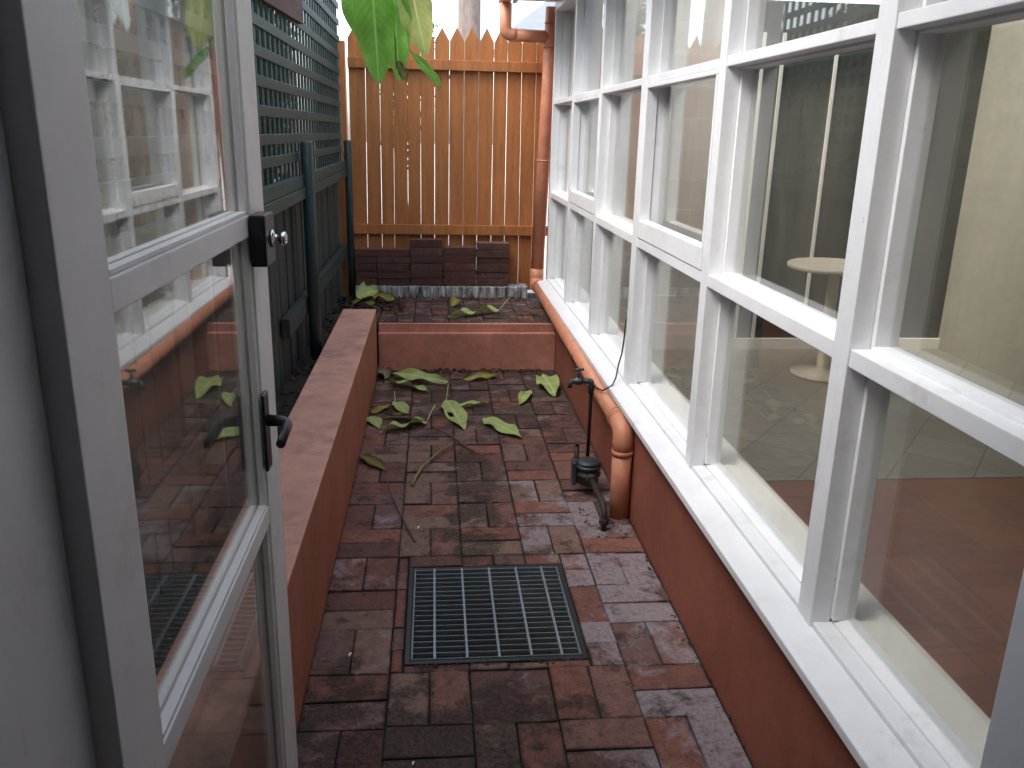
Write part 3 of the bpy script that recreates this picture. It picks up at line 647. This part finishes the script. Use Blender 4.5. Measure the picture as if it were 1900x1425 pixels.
# ------------------------------------------------------------------ trees and shrubs
def cards(mb, centre, rad_, n, size, flat=1.0, clumps=26, seed=1):
    rng = random.Random(seed); cs = []
    for _ in range(clumps):
        v = Vector((rng.gauss(0, 1), rng.gauss(0, 1), rng.gauss(0, 1))).normalized()*rng.uniform(.35, 1)
        cs.append((Vector(centre)+Vector((v.x*rad_[0], v.y*rad_[1], v.z*rad_[2])), rng.uniform(.22, .42), rng.uniform(-.25, .25)))
    for _ in range(n):
        c, rr, tone = rng.choice(cs)
        p = c+Vector((rng.gauss(0, .5)*rad_[0]*rr, rng.gauss(0, .5)*rad_[1]*rr, rng.gauss(0, .45)*rad_[2]*rr))
        q = Euler((rng.uniform(-1.1, 1.1), rng.uniform(-1.1, 1.1), rng.uniform(0, 6.3))).to_matrix(); s = size*rng.uniform(.6, 1.3)
        pts = ((-1, 0, 0), (-.2, -.38, .12), (1, 0, -.1), (-.2, .38, .12)); vs = [mb.bm.verts.new(p+q @ Vector(k)*s) for k in pts]
        f1 = mb.bm.faces.new((vs[0], vs[1], vs[2])); f2 = mb.bm.faces.new((vs[0], vs[2], vs[3])); r = min(1, max(0, .5+tone+rng.uniform(-.3, .3)))
        for f in (f1, f2):
            for lp in f.loops: lp[mb.lay] = (r, r, r, 1)
    return mb
def tree(name, base, trunk, limbs, crowns, lab, cat='tree', grp=None, mt='crown', bark='bark'):
    t = thing(name, base, lab, cat, grp)
    tk = MB(); tk.tube(trunk[0], trunk[1], 14)
    obj('trunk', tk, bark, t)
    for pts, rs in limbs: obj('limb', MB().tube(pts, rs, 8), bark, t)
    cm = MB()
    for i, (c, r, n, s) in enumerate(crowns): cards(cm, c, r, n, s, seed=hash(name) % 97+i if False else len(lab)*7+i)
    obj('crown', cm, mt, t); return t
# tree over the green fence, with the big leaves hanging into the passage
big = tree('broadleaf_tree', (-1.25, 2.9, .2), ([(-1.25, 2.9, .1), (-1.2, 2.95, 1.2), (-1.1, 3.0, 2.2), (-1.2, 3.2, 3.4)], [.10, .085, .07, .04]),
    [([(-1.12, 3.0, 2.1), (-.7, 2.8, 2.38), (-.2, 2.6, 2.36), (.15, 2.5, 2.17), (.27, 2.49, 2.06)], [.04, .028, .018, .009, .005]), ([(-1.1, 3.0, 2.3), (-1.0, 4.0, 3.0), (-.9, 4.8, 3.5)], [.045, .03, .02]), ([(-1.15, 3.1, 2.9), (-1.8, 2.6, 3.6)], [.04, .02])],
    [((-1.3, 4.9, 3.5), (.8, 1.3, .8), 1100, .085), ((-2.1, 2.6, 3.5), (.8, .9, .7), 600, .085)], 'broadleaf tree behind the green lattice fence with large leaves hanging into the passage', bark='limb')
hang = [((.168, 2.50, 2.05), (.164, 2.47, 1.748), .095, (.15, -1, .1), 'leaf_green', .25), ((.196, 2.47, 1.985), (.217, 2.46, 1.632), .108, (.12, -1, .1), 'leaf_green', -.1), ((.258, 2.50, 1.99), (.274, 2.49, 1.640), .088, (-.1, -1, .1), 'leaf_green', .1),
        ((.288, 2.48, 1.99), (.348, 2.48, 1.705), .092, (-.25, -1, .1), 'leaf_lime', .0), ((.300, 2.46, 1.725), (.390, 2.47, 1.630), .026, (.3, -.5, 1), 'leaf_green', .9), ((.158, 2.53, 2.02), (.152, 2.53, 1.78), .06, (.3, -1, 0), 'leaf_lime', .2), ((.264, 2.48, 1.70), (.292, 2.47, 1.642), .03, (.8, -.6, .2), 'leaf_olive', .4)]
for a, b, wd, u, mt, ro in hang:
    mb = MB(); pt = (a[0]*.6+.25*.4, 2.49, a[2]+.09)
    leaf_mesh(mb, a, b, wd, u, curl=.04, fold=.22, wave=.045, petiole=pt, roll=ro, nt=26, ns=10, ob=.3); obj('leaf', mb, mt, big)
def shrub(c, r, n, lab, s=.06, seed=0):
    t = thing('shrub', (c[0], c[1], .2), lab, 'shrub', 'shrubs beyond the fences'); mb = MB()
    for k in range(5):
        a = k*1.26; mb.tube([(c[0], c[1], .18), (c[0]+cos(a)*r[0]*.4, c[1]+sin(a)*r[1]*.4, c[2]), (c[0]+cos(a)*r[0]*.7, c[1]+sin(a)*r[1]*.7, c[2]+r[2]*.6)], [.018, .012, .005], 6)
    obj('stems', mb, 'limb', t); obj('foliage', cards(MB(), c, r, n, s, seed=seed), 'shrub', t)
shrub((-.85, 3.9, 1.75), (.32, .8, 1.3), 4200, 'dark shrub close behind the middle of the lattice fence', .055, 3)
shrub((-.85, 5.6, 1.75), (.32, .85, 1.3), 4200, 'dark shrub close behind the far end of the lattice fence', .055, 4)
shrub((-.85, 2.1, 1.7), (.32, .9, 1.25), 3600, 'dark shrub behind the lattice fence, seen through the open door', .055, 5)
shrub((.10, 9.4, 2.1), (.33, .5, 1.0), 1200, 'leafy shrub beyond the picket fence, behind the hanging leaves', .06, 6)
tree('gum_tree', (.84, 12, .2), ([(.84, 12, .2), (.845, 12, 2), (.842, 12, 3.4), (.80, 12, 5.5)], [.18, .155, .148, .11]), [([(.82, 12, 4.6), (1.5, 11.8, 6)], [.08, .04]), ([(.80, 12, 5.2), (0, 12.3, 6.6)], [.08, .04])],
     [((.6, 12, 7), (2.2, 2.0, 1.3), 1800, .13)], 'pale barked tree trunk rising straight behind the picket fence')
tree('gum_tree', (-1.62, 12, .2), ([(-1.62, 12, .2), (-1.62, 12, 2), (-1.66, 12, 3.6), (-1.8, 12, 5.2)], [.19, .16, .15, .1]), [([(-1.7, 12, 4.2), (-2.6, 12.2, 5.6)], [.08, .04])],
     [((-2.0, 12.2, 6.4), (1.8, 1.8, 1.2), 1600, .13)], 'pale barked tree trunk beyond the fence, seen mirrored in the windows')
# neighbours
nb_ = thing('neighbour_house', (-2.3, 3, .2), 'dark brick neighbouring house wall behind the lattice fence', 'house')
obj('wall', MB().box(-4.5, -1.55, -2, 10.5, .1, 2.45), 'brickwall', nb_)
obj('roof', MB().box(-4.7, -1.4, -2.2, 10.7, 2.455, 2.53), 'roofing', nb_)
fh = thing('grey_roofed_house', (3.6, 19.5, .26), 'distant house with grey roof seen between the downpipe branches', 'house')
obj('wall', MB().box(2.2, 7.0, 18.3, 24, .2, 3.45), 'cream', fh)
rb = bmesh.new(); vs = [rb.verts.new(p) for p in ((1.85, 17.9, 3.46), (7.3, 17.9, 3.46), (7.3, 24.4, 3.46), (1.85, 24.4, 3.46), (3.6, 20.5, 4.9), (5.6, 20.5, 4.9))]
for f in ((0, 1, 5, 4), (1, 2, 5), (2, 3, 4, 5), (3, 0, 4), (3, 2, 1, 0)): rb.faces.new([vs[k] for k in f])
mb = MB(); mb.merge(rb); obj('roof', mb, 'roofing', fh)
shrub((3.2, 15.8, 3.2), (.9, .8, 1.2), 900, 'tall shrub beside the grey roofed house', .09, 8)
# round table in the garden room
rt_ = thing('round_table', (2.95, 5.2, 0), 'round beige table standing in the room behind the glass', 'table')
obj('tabletop', MB().lathe((2.95, 5.2, .715), [(.29, 0), (.30, .006), (.30, .028), (.29, .034)], 40), 'table', rt_)
obj('leg', MB().lathe((2.95, 5.2, .0), [(.2, .001), (.2, .02), (.04, .05), (.035, .70), (.09, .714)], 24), 'table', rt_)
